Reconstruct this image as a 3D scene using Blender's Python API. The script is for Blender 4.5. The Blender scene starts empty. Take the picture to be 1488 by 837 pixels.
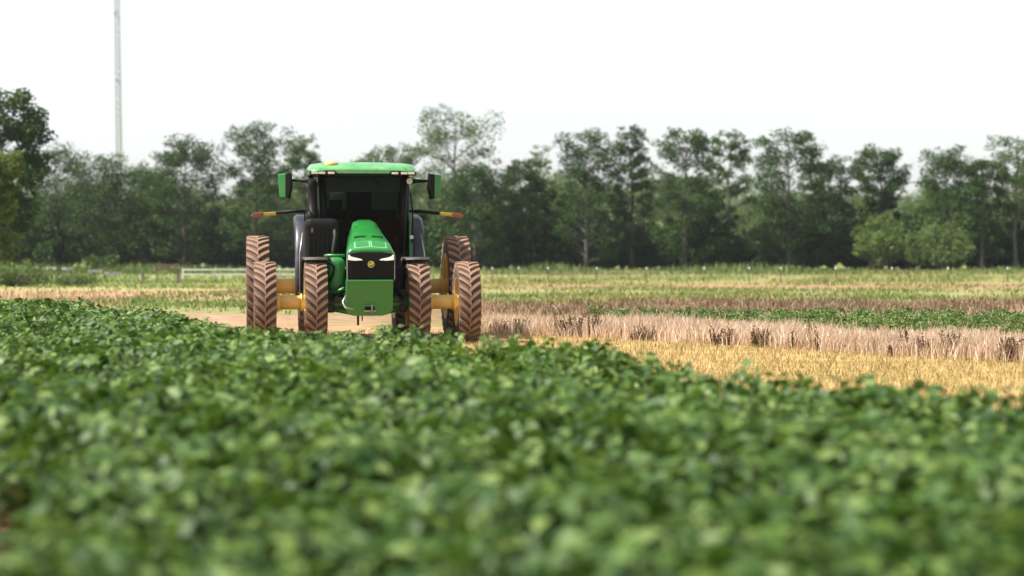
import bpy, bmesh, math, random
import numpy as np
from mathutils import Vector, Matrix

random.seed(7)
S = bpy.context.scene
COL = S.collection
PI = math.pi
R = math.radians

# ------------------------------------------------------------------ camera
F = 2907.0            # focal length in pixels of the 1488 px wide photograph
CAMH = 1.73
cam = bpy.data.objects.new('camera', bpy.data.cameras.new('camera'))
COL.objects.link(cam)
cam.location = (0, 0, CAMH)
cam.rotation_euler = (R(90 - 1.035), 0, 0)
cam.data.sensor_width = 36
cam.data.lens = 36 * F / 1488
cam.data.clip_start = 0.1
cam.data.clip_end = 6000
cam.data.dof.use_dof = True
cam.data.dof.focus_distance = 37.6
cam.data.dof.aperture_fstop = 0.95
S.camera = cam

# ------------------------------------------------------------------ sky, sun, exposure
SUN_EL, SUN_AZ = 54.0, -106.0       # azimuth from +Y towards +X
w = bpy.data.worlds.new('World'); S.world = w
w.use_nodes = True
nt = w.node_tree
bg = nt.nodes['Background']
sky = nt.nodes.new('ShaderNodeTexSky')
sky.sky_type = 'NISHITA'
sky.sun_disc = False
sky.sun_elevation = R(SUN_EL)
sky.sun_rotation = R(SUN_AZ)
sky.air_density = 1.0
sky.dust_density = 1.5
sky.ozone_density = 1.0
hs = nt.nodes.new('ShaderNodeHueSaturation')
hs.inputs['Saturation'].default_value = 0.30     # milky summer haze
nt.links.new(sky.outputs[0], hs.inputs['Color'])
nt.links.new(hs.outputs[0], bg.inputs['Color'])
bg.inputs['Strength'].default_value = 0.10

sl = bpy.data.lights.new('sun', 'SUN')
sl.energy = 4.6
sl.angle = R(0.6)
sl.color = (1.0, 0.95, 0.87)
sun = bpy.data.objects.new('sun', sl)
COL.objects.link(sun)
ce, se = math.cos(R(SUN_EL)), math.sin(R(SUN_EL))
sd = Vector((ce * math.sin(R(SUN_AZ)), ce * math.cos(R(SUN_AZ)), se))
sun.rotation_euler = sd.to_track_quat('Z', 'Y').to_euler()
sun.location = (-30, 10, 60)

S.view_settings.view_transform = 'Standard'
S.view_settings.look = 'None'
S.view_settings.exposure = 1.25
S.view_settings.gamma = 1.0
S.render.engine = 'CYCLES'

# ------------------------------------------------------------------ helpers
def link(o, parent=None):
    COL.objects.link(o)
    if parent is not None:
        o.parent = parent
    return o

def tag(o, label=None, cat=None, group=None, kind=None):
    if label: o['label'] = label
    if cat: o['category'] = cat
    if group: o['group'] = group
    if kind: o['kind'] = kind
    return o

def empty(name, loc=(0, 0, 0), rz=0):
    o = bpy.data.objects.new(name, None)
    o.location = loc
    o.rotation_euler = (0, 0, rz)
    o.empty_display_size = 0.2
    return link(o)

def np_mesh(name, verts, faces, mat=None, smooth=False):
    """verts (n,3), faces (m,k) numpy arrays with equal k"""
    verts = np.asarray(verts, dtype=np.float32)
    faces = np.asarray(faces, dtype=np.int32)
    me = bpy.data.meshes.new(name)
    m, k = faces.shape
    me.vertices.add(len(verts)); me.vertices.foreach_set('co', verts.ravel())
    me.loops.add(m * k); me.loops.foreach_set('vertex_index', faces.ravel())
    me.polygons.add(m)
    me.polygons.foreach_set('loop_start', np.arange(m, dtype=np.int32) * k)
    me.polygons.foreach_set('use_smooth', np.full(m, smooth, dtype=bool))
    me.update(calc_edges=True)
    if mat: me.materials.append(mat)
    return me

def copy_tree(o, parent=None):
    c = o.copy(); COL.objects.link(c)
    if parent is not None: c.parent = parent
    for ch in o.children:
        copy_tree(ch, c)
    return c

class MB:
    """collects python geometry into one mesh"""
    def __init__(s):
        s.bm = bmesh.new()
    def box(s, c, d, bevel=0.0, rot=None, seg=2):
        g = bmesh.ops.create_cube(s.bm, size=1.0)
        vs = g['verts']
        M = Matrix.Translation(Vector(c)) @ (rot if rot else Matrix()) @ Matrix.Diagonal((d[0], d[1], d[2], 1))
        bmesh.ops.transform(s.bm, matrix=M, verts=vs)
        if bevel > 0:
            es = set()
            for v in vs:
                for e in v.link_edges: es.add(e)
            bmesh.ops.bevel(s.bm, geom=list(es), offset=bevel, segments=seg, affect='EDGES', profile=0.5)
        return s
    def tube(s, pts, rad, n=8, cap=True):
        pts = [Vector(p) for p in pts]
        if not hasattr(rad, '__len__'): rad = [rad] * len(pts)
        rings = []
        prev = None
        for i, p in enumerate(pts):
            a = pts[max(0, i - 1)]; b = pts[min(len(pts) - 1, i + 1)]
            t = (b - a).normalized()
            if prev is None:
                u = t.orthogonal().normalized()
            else:
                u = (prev - t * prev.dot(t))
                u = u.normalized() if u.length > 1e-6 else t.orthogonal().normalized()
            prev = u
            v = t.cross(u)
            rings.append([s.bm.verts.new(p + (u * math.cos(2 * PI * k / n) + v * math.sin(2 * PI * k / n)) * rad[i]) for k in range(n)])
        for i in range(len(rings) - 1):
            for k in range(n):
                f = s.bm.faces.new((rings[i][k], rings[i][(k + 1) % n], rings[i + 1][(k + 1) % n], rings[i + 1][k]))
                f.smooth = True
        if cap:
            s.bm.faces.new(list(reversed(rings[0]))); s.bm.faces.new(rings[-1])
        return s
    def lathe_x(s, prof, n=48, cap=False, smooth=True):
        """prof: list of (x, r); axis = X"""
        rings = []
        for x, r in prof:
            rings.append([s.bm.verts.new((x, r * math.cos(2 * PI * k / n), r * math.sin(2 * PI * k / n))) for k in range(n)])
        for i in range(len(rings) - 1):
            for k in range(n):
                f = s.bm.faces.new((rings[i][k], rings[i][(k + 1) % n], rings[i + 1][(k + 1) % n], rings[i + 1][k]))
                f.smooth = smooth
        if cap:
            s.bm.faces.new(rings[0]); s.bm.faces.new(list(reversed(rings[-1])))
        return s
    def loft(s, secs, cap=True, closed=True, smooth=True):
        rings = [[s.bm.verts.new(p) for p in sec] for sec in secs]
        n = len(rings[0])
        for i in range(len(rings) - 1):
            for k in range(n if closed else n - 1):
                f = s.bm.faces.new((rings[i][k], rings[i][(k + 1) % n], rings[i + 1][(k + 1) % n], rings[i + 1][k]))
                f.smooth = smooth
        if cap and closed:
            s.bm.faces.new(list(reversed(rings[0]))); s.bm.faces.new(rings[-1])
        return s
    def prism(s, poly, axis, a, b, bevel=0.0):
        """poly of 2D points, extruded along axis between a and b"""
        def P(p, t):
            if axis == 'x': return (t, p[0], p[1])
            if axis == 'y': return (p[0], t, p[1])
            return (p[0], p[1], t)
        va = [s.bm.verts.new(P(p, a)) for p in poly]
        vb = [s.bm.verts.new(P(p, b)) for p in poly]
        n = len(poly)
        fs = [s.bm.faces.new(va), s.bm.faces.new(list(reversed(vb)))]
        for k in range(n):
            fs.append(s.bm.faces.new((va[k], vb[k], vb[(k + 1) % n], va[(k + 1) % n])))
        if bevel > 0:
            es = set(e for f in fs for e in f.edges)
            bmesh.ops.bevel(s.bm, geom=list(es), offset=bevel, segments=2, affect='EDGES', profile=0.5)
        return s
    def mesh(s, name, mat):
        bmesh.ops.recalc_face_normals(s.bm, faces=s.bm.faces[:])
        me = bpy.data.meshes.new(name); s.bm.to_mesh(me); s.bm.free()
        if mat: me.materials.append(mat)
        return me
    def build(s, name, mat, parent=None, loc=(0, 0, 0)):
        o = bpy.data.objects.new(name, s.mesh(name, mat))
        o.location = loc
        return link(o, parent)

# ------------------------------------------------------------------ materials
def new_mat(name):
    m = bpy.data.materials.new(name); m.use_nodes = True
    n = m.node_tree.nodes; b = n['Principled BSDF']
    return m, m.node_tree, n, b

def N(nt, t, **kw):
    n = nt.nodes.new(t)
    for k, v in kw.items(): setattr(n, k, v)
    return n

def ramp(nt, src, stops, interp='LINEAR'):
    r = nt.nodes.new('ShaderNodeValToRGB')
    r.color_ramp.interpolation = interp
    e = r.color_ramp.elements
    while len(e) > 1: e.remove(e[-1])
    e[0].position = stops[0][0]; e[0].color = (*stops[0][1], 1)
    for p, c in stops[1:]:
        x = e.new(p); x.color = (*c, 1)
    if src is not None: nt.links.new(src, r.inputs[0])
    return r

def noise(nt, scale, detail=4, rough=0.6, coord='Object', vec=None):
    t = nt.nodes.new('ShaderNodeTexNoise')
    t.inputs['Scale'].default_value = scale
    t.inputs['Detail'].default_value = detail
    t.inputs['Roughness'].default_value = rough
    if vec is None:
        tc = nt.nodes.new('ShaderNodeTexCoord'); vec = tc.outputs[coord]
    nt.links.new(vec, t.inputs['Vector'])
    return t

def mix(nt, fac, a, b, blend='MIX'):
    m = nt.nodes.new('ShaderNodeMix'); m.data_type = 'RGBA'; m.blend_type = blend
    for sock, v in ((m.inputs[0], fac), (m.inputs[6], a), (m.inputs[7], b)):
        if isinstance(v, (int, float)): sock.default_value = v
        elif isinstance(v, tuple): sock.default_value = (*v, 1)
        else: nt.links.new(v, sock)
    return m.outputs[2]

def leaf_mat(name, stops, rough=0.5, trans=0.3, trans_col=(0.18, 0.3, 0.03), spec=0.4, patch=None):
    m, t, n, b = new_mat(name)
    g = N(t, 'ShaderNodeNewGeometry')
    r = ramp(t, g.outputs['Random Per Island'], stops)
    col = r.outputs[0]
    if patch:
        nz = noise(t, patch[0], 3, 0.6)
        rr = ramp(t, nz.outputs[0], [(0.35, patch[1]), (0.65, patch[2])])
        col = mix(t, 1.0, col, rr.outputs[0], 'MULTIPLY')
    t.links.new(col, b.inputs['Base Color'])
    b.inputs['Roughness'].default_value = rough
    b.inputs['Specular IOR Level'].default_value = spec
    tr = N(t, 'ShaderNodeBsdfTranslucent')
    tc = mix(t, 1.0, col, trans_col, 'ADD') if trans_col else col
    t.links.new(tc, tr.inputs['Color'])
    ms = N(t, 'ShaderNodeMixShader'); ms.inputs[0].default_value = trans
    t.links.new(b.outputs[0], ms.inputs[1]); t.links.new(tr.outputs[0], ms.inputs[2])
    t.links.new(ms.outputs[0], n['Material Output'].inputs['Surface'])
    return m

def plain(name, col, rough=0.5, metal=0.0, dirt=None, dirt_scale=6.0, dirt_lo=0.45, dirt_hi=0.75, bump=0.0, coat=0.0, spec=0.5):
    m, t, n, b = new_mat(name)
    b.inputs['Specular IOR Level'].default_value = spec
    b.inputs['Roughness'].default_value = rough
    b.inputs['Metallic'].default_value = metal
    b.inputs['Coat Weight'].default_value = coat
    if dirt:
        nz = noise(t, dirt_scale, 6, 0.65)
        r = ramp(t, nz.outputs[0], [(dirt_lo, (0, 0, 0)), (dirt_hi, (1, 1, 1))])
        c = mix(t, r.outputs[0], col, dirt)
        t.links.new(c, b.inputs['Base Color'])
        rr = ramp(t, nz.outputs[0], [(dirt_lo, (rough,) * 3), (dirt_hi, (min(1, rough + 0.35),) * 3)])
        t.links.new(rr.outputs[0], b.inputs['Roughness'])
    else:
        b.inputs['Base Color'].default_value = (*col, 1)
    if bump:
        nb = noise(t, 60, 4, 0.6)
        bp = N(t, 'ShaderNodeBump'); bp.inputs['Strength'].default_value = bump; bp.inputs['Distance'].default_value = 0.01
        t.links.new(nb.outputs[0], bp.inputs['Height']); t.links.new(bp.outputs[0], b.inputs['Normal'])
    return m

M = {}
DUST = (0.30, 0.17, 0.10)
M['green'] = plain('green_paint', (0.012, 0.17, 0.028), 0.28, 0, (0.10, 0.16, 0.06), 3.0, 0.5, 0.95, coat=0.4)
M['green_dk'] = plain('green_paint_lower', (0.012, 0.15, 0.026), 0.38, 0, (0.05, 0.12, 0.035), 4.0, 0.5, 0.95, coat=0.2)
M['green_roof'] = plain('green_roof_plastic', (0.025, 0.23, 0.045), 0.25, 0, (0.20, 0.34, 0.17), 4.0, 0.35, 0.85, coat=0.6)
M['yellow'] = plain('yellow_paint', (0.74, 0.50, 0.10), 0.42, 0, (0.62, 0.44, 0.22), 7.0, 0.35, 0.7)
M['tyre'] = plain('dusty_tyre_rubber', (0.060, 0.037, 0.026), 0.9, 0, (0.12, 0.072, 0.048), 5.0, 0.35, 0.75, bump=0.3)
M['lug'] = plain('dust_covered_tread', (0.225, 0.135, 0.092), 0.92, 0, (0.11, 0.066, 0.045), 4.0, 0.42, 0.78, bump=0.3)
M['black'] = plain('black_plastic', (0.007, 0.006, 0.006), 0.5, 0, (0.018, 0.014, 0.011), 5.0, 0.55, 0.95, spec=0.14)
M['black_dusty'] = plain('black_fender_plastic', (0.02, 0.02, 0.022), 0.55, 0, (0.10, 0.075, 0.06), 4.0, 0.4, 0.8)
M['iron'] = plain('grimy_iron', (0.02, 0.019, 0.017), 0.6, 0.2, (0.07, 0.05, 0.035), 8.0, 0.45, 0.8)
M['steel'] = plain('worn_steel', (0.35, 0.34, 0.32), 0.4, 0.9, (0.14, 0.10, 0.07), 9.0, 0.45, 0.8)
M['grille'] = plain('grille_mesh', (0.006, 0.005, 0.005), 0.6, spec=0.15)
M['lens'] = plain('headlight_lens', (0.9, 0.92, 0.93), 0.12, 0.0, coat=1.0)
M['worklight'] = plain('work_light_lens', (0.55, 0.50, 0.38), 0.15, 0.0, coat=1.0)
M['amber'] = plain('amber_band', (0.38, 0.25, 0.03), 0.5)
M['orange'] = plain('orange_red_lens', (0.20, 0.05, 0.022), 0.4)
M['emblem'] = plain('emblem_yellow', (0.62, 0.46, 0.08), 0.4)
M['navy'] = plain('fender_charcoal', (0.018, 0.02, 0.03), 0.35, 0, (0.05, 0.045, 0.045), 3.0, 0.5, 0.9)
M['seat'] = plain('seat_cloth', (0.03, 0.028, 0.026), 0.9)
m, t, n, b = new_mat('cab_glass')
b.inputs['Base Color'].default_value = (0.25, 0.30, 0.27, 1)
b.inputs['Roughness'].default_value = 0.02
b.inputs['Transmission Weight'].default_value = 1.0
b.inputs['IOR'].default_value = 1.15
M['glass'] = m
m, t, n, b = new_mat('mirror_glass')
b.inputs['Base Color'].default_value = (0.8, 0.8, 0.8, 1); b.inputs['Metallic'].default_value = 1; b.inputs['Roughness'].default_value = 0.03
M['mirror'] = m

M['bark'] = plain('bark', (0.06, 0.05, 0.04), 0.95, 0, (0.11, 0.095, 0.08), 2.0, 0.4, 0.7, bump=0.5)
M['bark_pale'] = plain('pale_bark', (0.13, 0.12, 0.10), 0.95, 0, (0.08, 0.07, 0.055), 2.0, 0.4, 0.7, bump=0.5)
TR = (0.03, 0.05, 0.0)
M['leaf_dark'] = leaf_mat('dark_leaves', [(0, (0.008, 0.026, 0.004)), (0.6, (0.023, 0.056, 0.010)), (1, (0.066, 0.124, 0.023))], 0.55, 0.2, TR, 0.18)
M['leaf_mid'] = leaf_mat('mid_leaves', [(0, (0.024, 0.052, 0.010)), (0.6, (0.050, 0.095, 0.018)), (1, (0.095, 0.150, 0.032))], 0.55, 0.25, TR, 0.25)
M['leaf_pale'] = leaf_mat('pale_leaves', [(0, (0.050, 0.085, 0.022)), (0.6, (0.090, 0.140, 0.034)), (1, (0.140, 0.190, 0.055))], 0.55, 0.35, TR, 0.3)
M['leaf_bush'] = leaf_mat('bush_leaves', [(0, (0.045, 0.080, 0.016)), (0.6, (0.090, 0.145, 0.028)), (1, (0.150, 0.205, 0.045))], 0.5, 0.35, TR, 0.3)
M['leaf_yellow'] = leaf_mat('yellow_green_leaves', [(0, (0.055, 0.085, 0.015)), (0.6, (0.105, 0.145, 0.02)), (1, (0.17, 0.20, 0.035))], 0.5, 0.4, (0.07, 0.09, 0.0), 0.3)
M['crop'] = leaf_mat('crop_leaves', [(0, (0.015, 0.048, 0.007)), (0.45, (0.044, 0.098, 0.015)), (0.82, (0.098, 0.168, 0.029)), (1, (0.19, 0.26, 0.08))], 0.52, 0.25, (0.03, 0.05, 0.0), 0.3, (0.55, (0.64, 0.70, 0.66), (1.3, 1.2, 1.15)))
M['stem'] = plain('crop_stem', (0.10, 0.13, 0.04), 0.8)
M['straw'] = leaf_mat('yellow_straw', [(0, (0.25, 0.17, 0.065)), (0.5, (0.40, 0.295, 0.115)), (1, (0.57, 0.46, 0.22))], 0.7, 0.2, None, 0.3, (0.35, (0.58, 0.66, 0.50), (1.02, 1.0, 1.0)))
M['pale_straw'] = leaf_mat('bleached_straw', [(0, (0.20, 0.125, 0.075)), (0.2, (0.42, 0.31, 0.22)), (0.65, (0.66, 0.53, 0.40)), (1, (0.86, 0.77, 0.62))], 0.7, 0.35, None, 0.3, (0.8, (0.80, 0.71, 0.62), (1.06, 1.0, 0.96)))
M['brown_grass'] = leaf_mat('brown_dead_grass', [(0, (0.10, 0.055, 0.035)), (0.5, (0.19, 0.115, 0.075)), (0.85, (0.27, 0.21, 0.12)), (1, (0.24, 0.26, 0.10))], 0.8, 0.15, None, 0.2)
M['rust_grass'] = leaf_mat('rusty_grass', [(0, (0.30, 0.17, 0.09)), (0.5, (0.46, 0.29, 0.17)), (1, (0.50, 0.42, 0.22))], 0.8, 0.15, None, 0.2)
M['weed'] = leaf_mat('dead_weed', [(0, (0.038, 0.022, 0.011)), (0.5, (0.09, 0.053, 0.026)), (1, (0.19, 0.12, 0.06))], 0.85, 0.1, None, 0.2)
M['meadow'] = leaf_mat('meadow_grass', [(0, (0.09, 0.14, 0.035)), (0.4, (0.17, 0.22, 0.065)), (0.75, (0.27, 0.28, 0.11)), (1, (0.42, 0.36, 0.19))], 0.75, 0.3, None, 0.2, (0.11, (0.66, 0.86, 0.66), (1.15, 0.95, 0.92)))
M['weeds_green'] = leaf_mat('green_weeds', [(0, (0.04, 0.075, 0.018)), (0.6, (0.09, 0.14, 0.032)), (1, (0.20, 0.21, 0.075))], 0.7, 0.3, None, 0.2)
M['white_rail'] = plain('white_painted_rail', (0.52, 0.50, 0.46), 0.7, 0, (0.30, 0.28, 0.24), 1.5, 0.45, 0.75)
M['old_wood'] = plain('weathered_wood', (0.11, 0.085, 0.065), 0.9, 0, (0.20, 0.17, 0.14), 3.0, 0.4, 0.7)
M['brown_board'] = plain('brown_board', (0.11, 0.06, 0.045), 0.85, 0, (0.07, 0.05, 0.04), 2.0, 0.4, 0.7)
M['tpost'] = plain('steel_post', (0.06, 0.055, 0.04), 0.7)
M['white_cap'] = plain('white_post_tip', (0.8, 0.8, 0.78), 0.6)
M['wire'] = plain('fence_wire', (0.3, 0.3, 0.3), 0.5, 0.8)
M['mast'] = plain('mast_galvanised', (0.50, 0.50, 0.52), 0.55, 0.0)
M['mast_light'] = plain('mast_beacon', (0.30, 0.22, 0.21), 0.3)

# ground: soil, stubble and grass bands by place
m, t, n, b = new_mat('field_ground')
b.inputs['Roughness'].default_value = 0.95
b.inputs['Specular IOR Level'].default_value = 0.15
tc = N(t, 'ShaderNodeTexCoord')
sep = N(t, 'ShaderNodeSeparateXYZ'); t.links.new(tc.outputs['Object'], sep.inputs[0])
nz = noise(t, 0.06, 5, 0.6, vec=tc.outputs['Object'])
nz2 = noise(t, 1.2, 5, 0.7, vec=tc.outputs['Object'])
def math_n(op, a, b_):
    x = N(t, 'ShaderNodeMath', operation=op)
    for i, v in enumerate((a, b_)):
        if isinstance(v, (int, float)): x.inputs[i].default_value = v
        else: t.links.new(v, x.inputs[i])
    return x.outputs[0]
wob = math_n('MULTIPLY', math_n('SUBTRACT', nz.outputs[0], 0.5), 22.0)
skew = math_n('MULTIPLY', sep.outputs[0], 0.0)
yy = math_n('DIVIDE', math_n('ADD', math_n('ADD', sep.outputs[1], wob), skew), 250.0)
def P(d): return d / 250.0
right = ramp(t, yy, [(0, (0.24, 0.125, 0.065)), (P(16), (0.24, 0.125, 0.065)), (P(20), (0.44, 0.30, 0.12)), (P(42), (0.43, 0.29, 0.13)),
                     (P(46), (0.20, 0.17, 0.07)), (P(58), (0.19, 0.12, 0.07)), (P(69), (0.22, 0.13, 0.08)), (P(75), (0.21, 0.23, 0.09)), (P(90), (0.27, 0.24, 0.11)),
                     (P(97), (0.31, 0.20, 0.11)), (P(108), (0.29, 0.20, 0.10)), (P(116), (0.23, 0.24, 0.085)), (P(170), (0.26, 0.22, 0.10)), (P(185), (0.12, 0.14, 0.05)), (1, (0.16, 0.20, 0.06))])
left = ramp(t, yy, [(0, (0.24, 0.125, 0.065)), (P(26), (0.24, 0.125, 0.065)), (P(32), (0.40, 0.25, 0.15)), (P(46), (0.36, 0.22, 0.14)), (P(53), (0.31, 0.21, 0.14)),
                    (P(58), (0.20, 0.22, 0.08)), (P(70), (0.23, 0.24, 0.09)), (P(76), (0.36, 0.22, 0.15)), (P(86), (0.38, 0.23, 0.15)), (P(94), (0.33, 0.32, 0.13)), (P(112), (0.20, 0.27, 0.08)),
                    (P(160), (0.26, 0.29, 0.11)), (P(185), (0.12, 0.14, 0.05)), (1, (0.16, 0.20, 0.06))])
side = N(t, 'ShaderNodeMapRange'); side.inputs[1].default_value = -7; side.inputs[2].default_value = -1
t.links.new(sep.outputs[0], side.inputs[0])
base = mix(t, side.outputs[0], left.outputs[0], right.outputs[0])
mott = ramp(t, nz2.outputs[0], [(0.32, (0.55, 0.52, 0.48)), (0.68, (1.12, 1.1, 1.08))])
t.links.new(mix(t, 1.0, base, mott.outputs[0], 'MULTIPLY'), b.inputs['Base Color'])
bp = N(t, 'ShaderNodeBump'); bp.inputs['Strength'].default_value = 0.6; bp.inputs['Distance'].default_value = 0.08
nz3 = noise(t, 6, 5, 0.7, vec=tc.outputs['Object'])
t.links.new(nz3.outputs[0], bp.inputs['Height']); t.links.new(bp.outputs[0], b.inputs['Normal'])
M['ground'] = m
m, t, n, b = new_mat('far_hill')
b.inputs['Roughness'].default_value = 1.0
nzh = noise(t, 0.03, 4, 0.6)
rh = ramp(t, nzh.outputs[0], [(0.35, (0.05, 0.085, 0.03)), (0.65, (0.12, 0.16, 0.05))])
t.links.new(rh.outputs[0], b.inputs['Base Color'])
M['hill'] = m

# ------------------------------------------------------------------ ground and hill
def grid_mesh(name, xs, ys, zf, mat):
    X, Y = np.meshgrid(xs, ys)
    Z = zf(X, Y)
    v = np.stack([X.ravel(), Y.ravel(), Z.ravel()], 1)
    nx, ny = len(xs), len(ys)
    i = np.arange(nx * ny).reshape(ny, nx)
    f = np.stack([i[:-1, :-1].ravel(), i[:-1, 1:].ravel(), i[1:, 1:].ravel(), i[1:, :-1].ravel()], 1)
    return np_mesh(name, v, f, mat, True)

g = link(bpy.data.objects.new('ground', grid_mesh('ground', np.linspace(-900, 900, 61), np.linspace(-60, 1800, 63), lambda X, Y: X * 0, M['ground'])))
tag(g, 'farm field of red soil, straw stubble and pale grass', kind='structure')
def hz(X, Y):
    k = np.clip((Y - 400) / 190, 0, 1); k = k * k * (3 - 2 * k)
    return k * (11 + 3.0 * np.sin(X * 0.016 + 1.0) + 2 * np.sin(X * 0.043)) - 0.3
h = link(bpy.data.objects.new('hill', grid_mesh('hill', np.linspace(-600, 600, 81), np.linspace(395, 900, 30), hz, M['hill'])))
tag(h, 'low wooded hill far behind the tree line', kind='structure')

# ------------------------------------------------------------------ leaves, blades
rng = np.random.default_rng(11)

def leaf_quads(c, size, rng, up=0.0):
    """diamond leaves at centres c (n,3); returns verts, faces"""
    n = len(c)
    d = rng.normal(size=(n, 3)); d[:, 2] *= 0.7
    d /= np.linalg.norm(d, axis=1)[:, None]
    nn = rng.normal(size=(n, 3)); nn[:, 2] += up
    u = np.cross(d, nn); u /= (np.linalg.norm(u, axis=1)[:, None] + 1e-9)
    s = (size * rng.uniform(0.6, 1.35, n))[:, None]
    p0 = c - d * s * 0.5; p2 = c + d * s * 0.5
    p1 = c - u * s * 0.34 + d * s * 0.05; p3 = c + u * s * 0.34 + d * s * 0.05
    v = np.stack([p0, p1, p2, p3], 1).reshape(-1, 3)
    f = np.arange(n * 4).reshape(n, 4)
    return v, f

def blades(x, y, h, wd, lean, rng, bend=0.3):
    """two-segment grass blades: 5 verts, 2 faces (quad + degenerate tri kept as tri pair)"""
    n = len(x)
    a = rng.uniform(0, 2 * PI, n); ax, ay = np.cos(a), np.sin(a)
    b = rng.uniform(0, 2 * PI, n); lx, ly = np.cos(b) * lean * rng.uniform(0.1, 1, n), np.sin(b) * lean * rng.uniform(0.1, 1, n)
    z0 = np.full(n, -0.01)
    def pt(s, t, k):
        return np.stack([x + ax * wd * s + lx * h * k, y + ay * wd * s + ly * h * k, z0 + h * t], 1)
    v = np.stack([pt(-.5, 0, 0), pt(.5, 0, 0), pt(-.42, .55, .35), pt(.42, .55, .35), pt(0, 1, 1)], 1).reshape(-1, 3)
    i = np.arange(n)[:, None] * 5
    f = np.concatenate([i + np.array([[0, 1, 3]]), i + np.array([[0, 3, 2]]), i + np.array([[2, 3, 4]])], 0)
    return v, f

def PX(px, d): return (px - 744.0) / F * d

def blade_obj(name, x, y, h, wd, lean, mat, label, cat):
    v, f = blades(x, y, h, wd, lean, rng)
    o = link(bpy.data.objects.new(name, np_mesh(name, v, f, mat)))
    tag(o, label, cat, kind='stuff')
    return o

# ------------------------------------------------------------------ crop
BPX = [-900, -100, 0, 100, 180, 270, 330, 370, 500, 600, 660, 700, 760, 800, 850, 930, 1000, 1050, 1110, 1180, 1280, 1350, 1488, 2200]
BY =  [437, 437, 437, 441, 446, 456, 467, 474, 477, 480, 490, 496, 496, 493, 501, 517, 531, 540, 546, 556, 566, 567, 573, 576]
BD = [(CAMH - 0.70) * F / (y - 366) for y in BY]
def crop_edge(px): return np.interp(px, BPX, BD)

def soy_plant(rng, npet=34, fine=True, hgt=0.66, rad=0.36):
    """trifoliate plant; returns verts, faces (tris) of its leaves and petiole end points"""
    V = []; Fc = []; pet = []
    k = 0
    for i in range(npet):
        q = rng.uniform(0, 1)
        z = hgt * (0.34 + 0.66 * q ** 0.6) * rng.uniform(0.9, 1.06)
        rr = rad * math.sqrt(rng.uniform(0, 1)) * (1.05 - 0.35 * (z / hgt) ** 2)
        th = rng.uniform(0, 2 * PI)
        tip = np.array([rr * math.cos(th), rr * math.sin(th), z])
        pet.append(tip)
        out = np.array([math.cos(th), math.sin(th), rng.uniform(-0.45, 0.15)]); out /= np.linalg.norm(out)
        side = np.array([-math.sin(th), math.cos(th), rng.uniform(-.2, .2)])
        nrm = np.cross(out, side); nrm /= np.linalg.norm(nrm)
        if nrm[2] < 0: nrm = -nrm
        nrm = nrm + rng.normal(size=3) * 0.55; nrm /= np.linalg.norm(nrm)
        for j, ang in enumerate((0, 1.35, -1.35)):
            ang += rng.normal() * 0.2
            d = out * math.cos(ang) + side * math.sin(ang)
            d = d - nrm * d.dot(nrm); d /= np.linalg.norm(d)
            u = np.cross(nrm, d)
            L = rng.uniform(0.075, 0.130); W = L * rng.uniform(0.62, 0.78)
            b0 = tip + d * 0.018
            dr = -nrm * L
            P_ = lambda a, s, e: b0 + d * L * a + u * W * s * 0.5 + nrm * L * e
            if fine:
                pts = [P_(0, 0, 0), P_(.3, -.92, .10), P_(.3, 0, .0), P_(.3, .92, .10), P_(.68, -.72, .02), P_(.68, 0, -.06), P_(.68, .72, .02), P_(1, 0, -.2)]
                fs = [(0, 2, 1), (0, 3, 2), (1, 2, 5), (1, 5, 4), (2, 3, 6), (2, 6, 5), (4, 5, 7), (5, 6, 7)]
            else:
                pts = [P_(0, 0, 0), P_(.42, -1, .08), P_(.45, 0, -.02), P_(.42, 1, .08), P_(1, 0, -.15)]
                fs = [(0, 2, 1), (0, 3, 2), (1, 2, 4), (2, 3, 4)]
            V += pts; Fc += [(a + k, b_ + k, c + k) for a, b_, c in fs]
            k += len(pts)
    return np.array(V), np.array(Fc), pet

protos = []
for s in range(7):
    r_ = np.random.default_rng(100 + s)
    v, f, pet = soy_plant(r_, 44, True)
    lm_ = np_mesh('leaves', v, f, M['crop'], True)
    mb = MB()
    mb.tube([(0, 0, -0.02), (0.01, 0.01, 0.25), (0, 0.02, 0.5)], [0.008, 0.006, 0.003], 5)
    for p in pet[::2]:
        z0 = max(0.05, p[2] * 0.62)
        mb.tube([(0, 0, z0), (p[0], p[1], p[2] - 0.004)], [0.0035, 0.002], 3, False)
    sm_ = mb.mesh('stem', M['stem'])
    protos.append((lm_, sm_))

# jittered rows (rows run along the slanting field edge)
pos = []
r_ = np.random.default_rng(5)
ROWD = np.array([-0.42, 0.907]); ROWN = np.array([0.907, 0.42])
for i in np.arange(-28, 34, 0.50):
    for j in np.arange(-4, 60, 0.34):
        p = ROWN * (i + r_.normal() * 0.06) + ROWD * (j + r_.normal() * 0.08)
        x, d = p
        if d < 4.6 or d > 46: continue
        px = 744 + x / d * F
        if px < -260 or px > 1800: continue
        if 7.4 < d < 10.6 and px < 72: continue      # bare soil at the near left edge
        if d > crop_edge(px) - 0.25 + r_.normal() * 0.12: continue
        pos.append((x, d, px))
pos.sort(key=lambda p: p[1])
inview = [p for p in pos if -40 < p[2] < 1528 and p[1] > 6.0]
near = set(inview[:300])
first = None
for k, (x, d, px) in enumerate(inview[:300]):
    lm_, sm_ = protos[k % 7]
    e = empty('crop_plant', (x, d, 0), r_.uniform(0, 2 * PI))
    sc = r_.uniform(0.88, 1.13) * (1.0 + 0.07 * math.sin(x * 2.1 + d))
    e.scale = (sc, sc, sc)
    tag(e, 'broad-leaved green crop plant in the blurred foreground canopy', 'plant', 'crop plants in the blurred foreground')
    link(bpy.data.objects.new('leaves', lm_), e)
    link(bpy.data.objects.new('stem', sm_), e)

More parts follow.
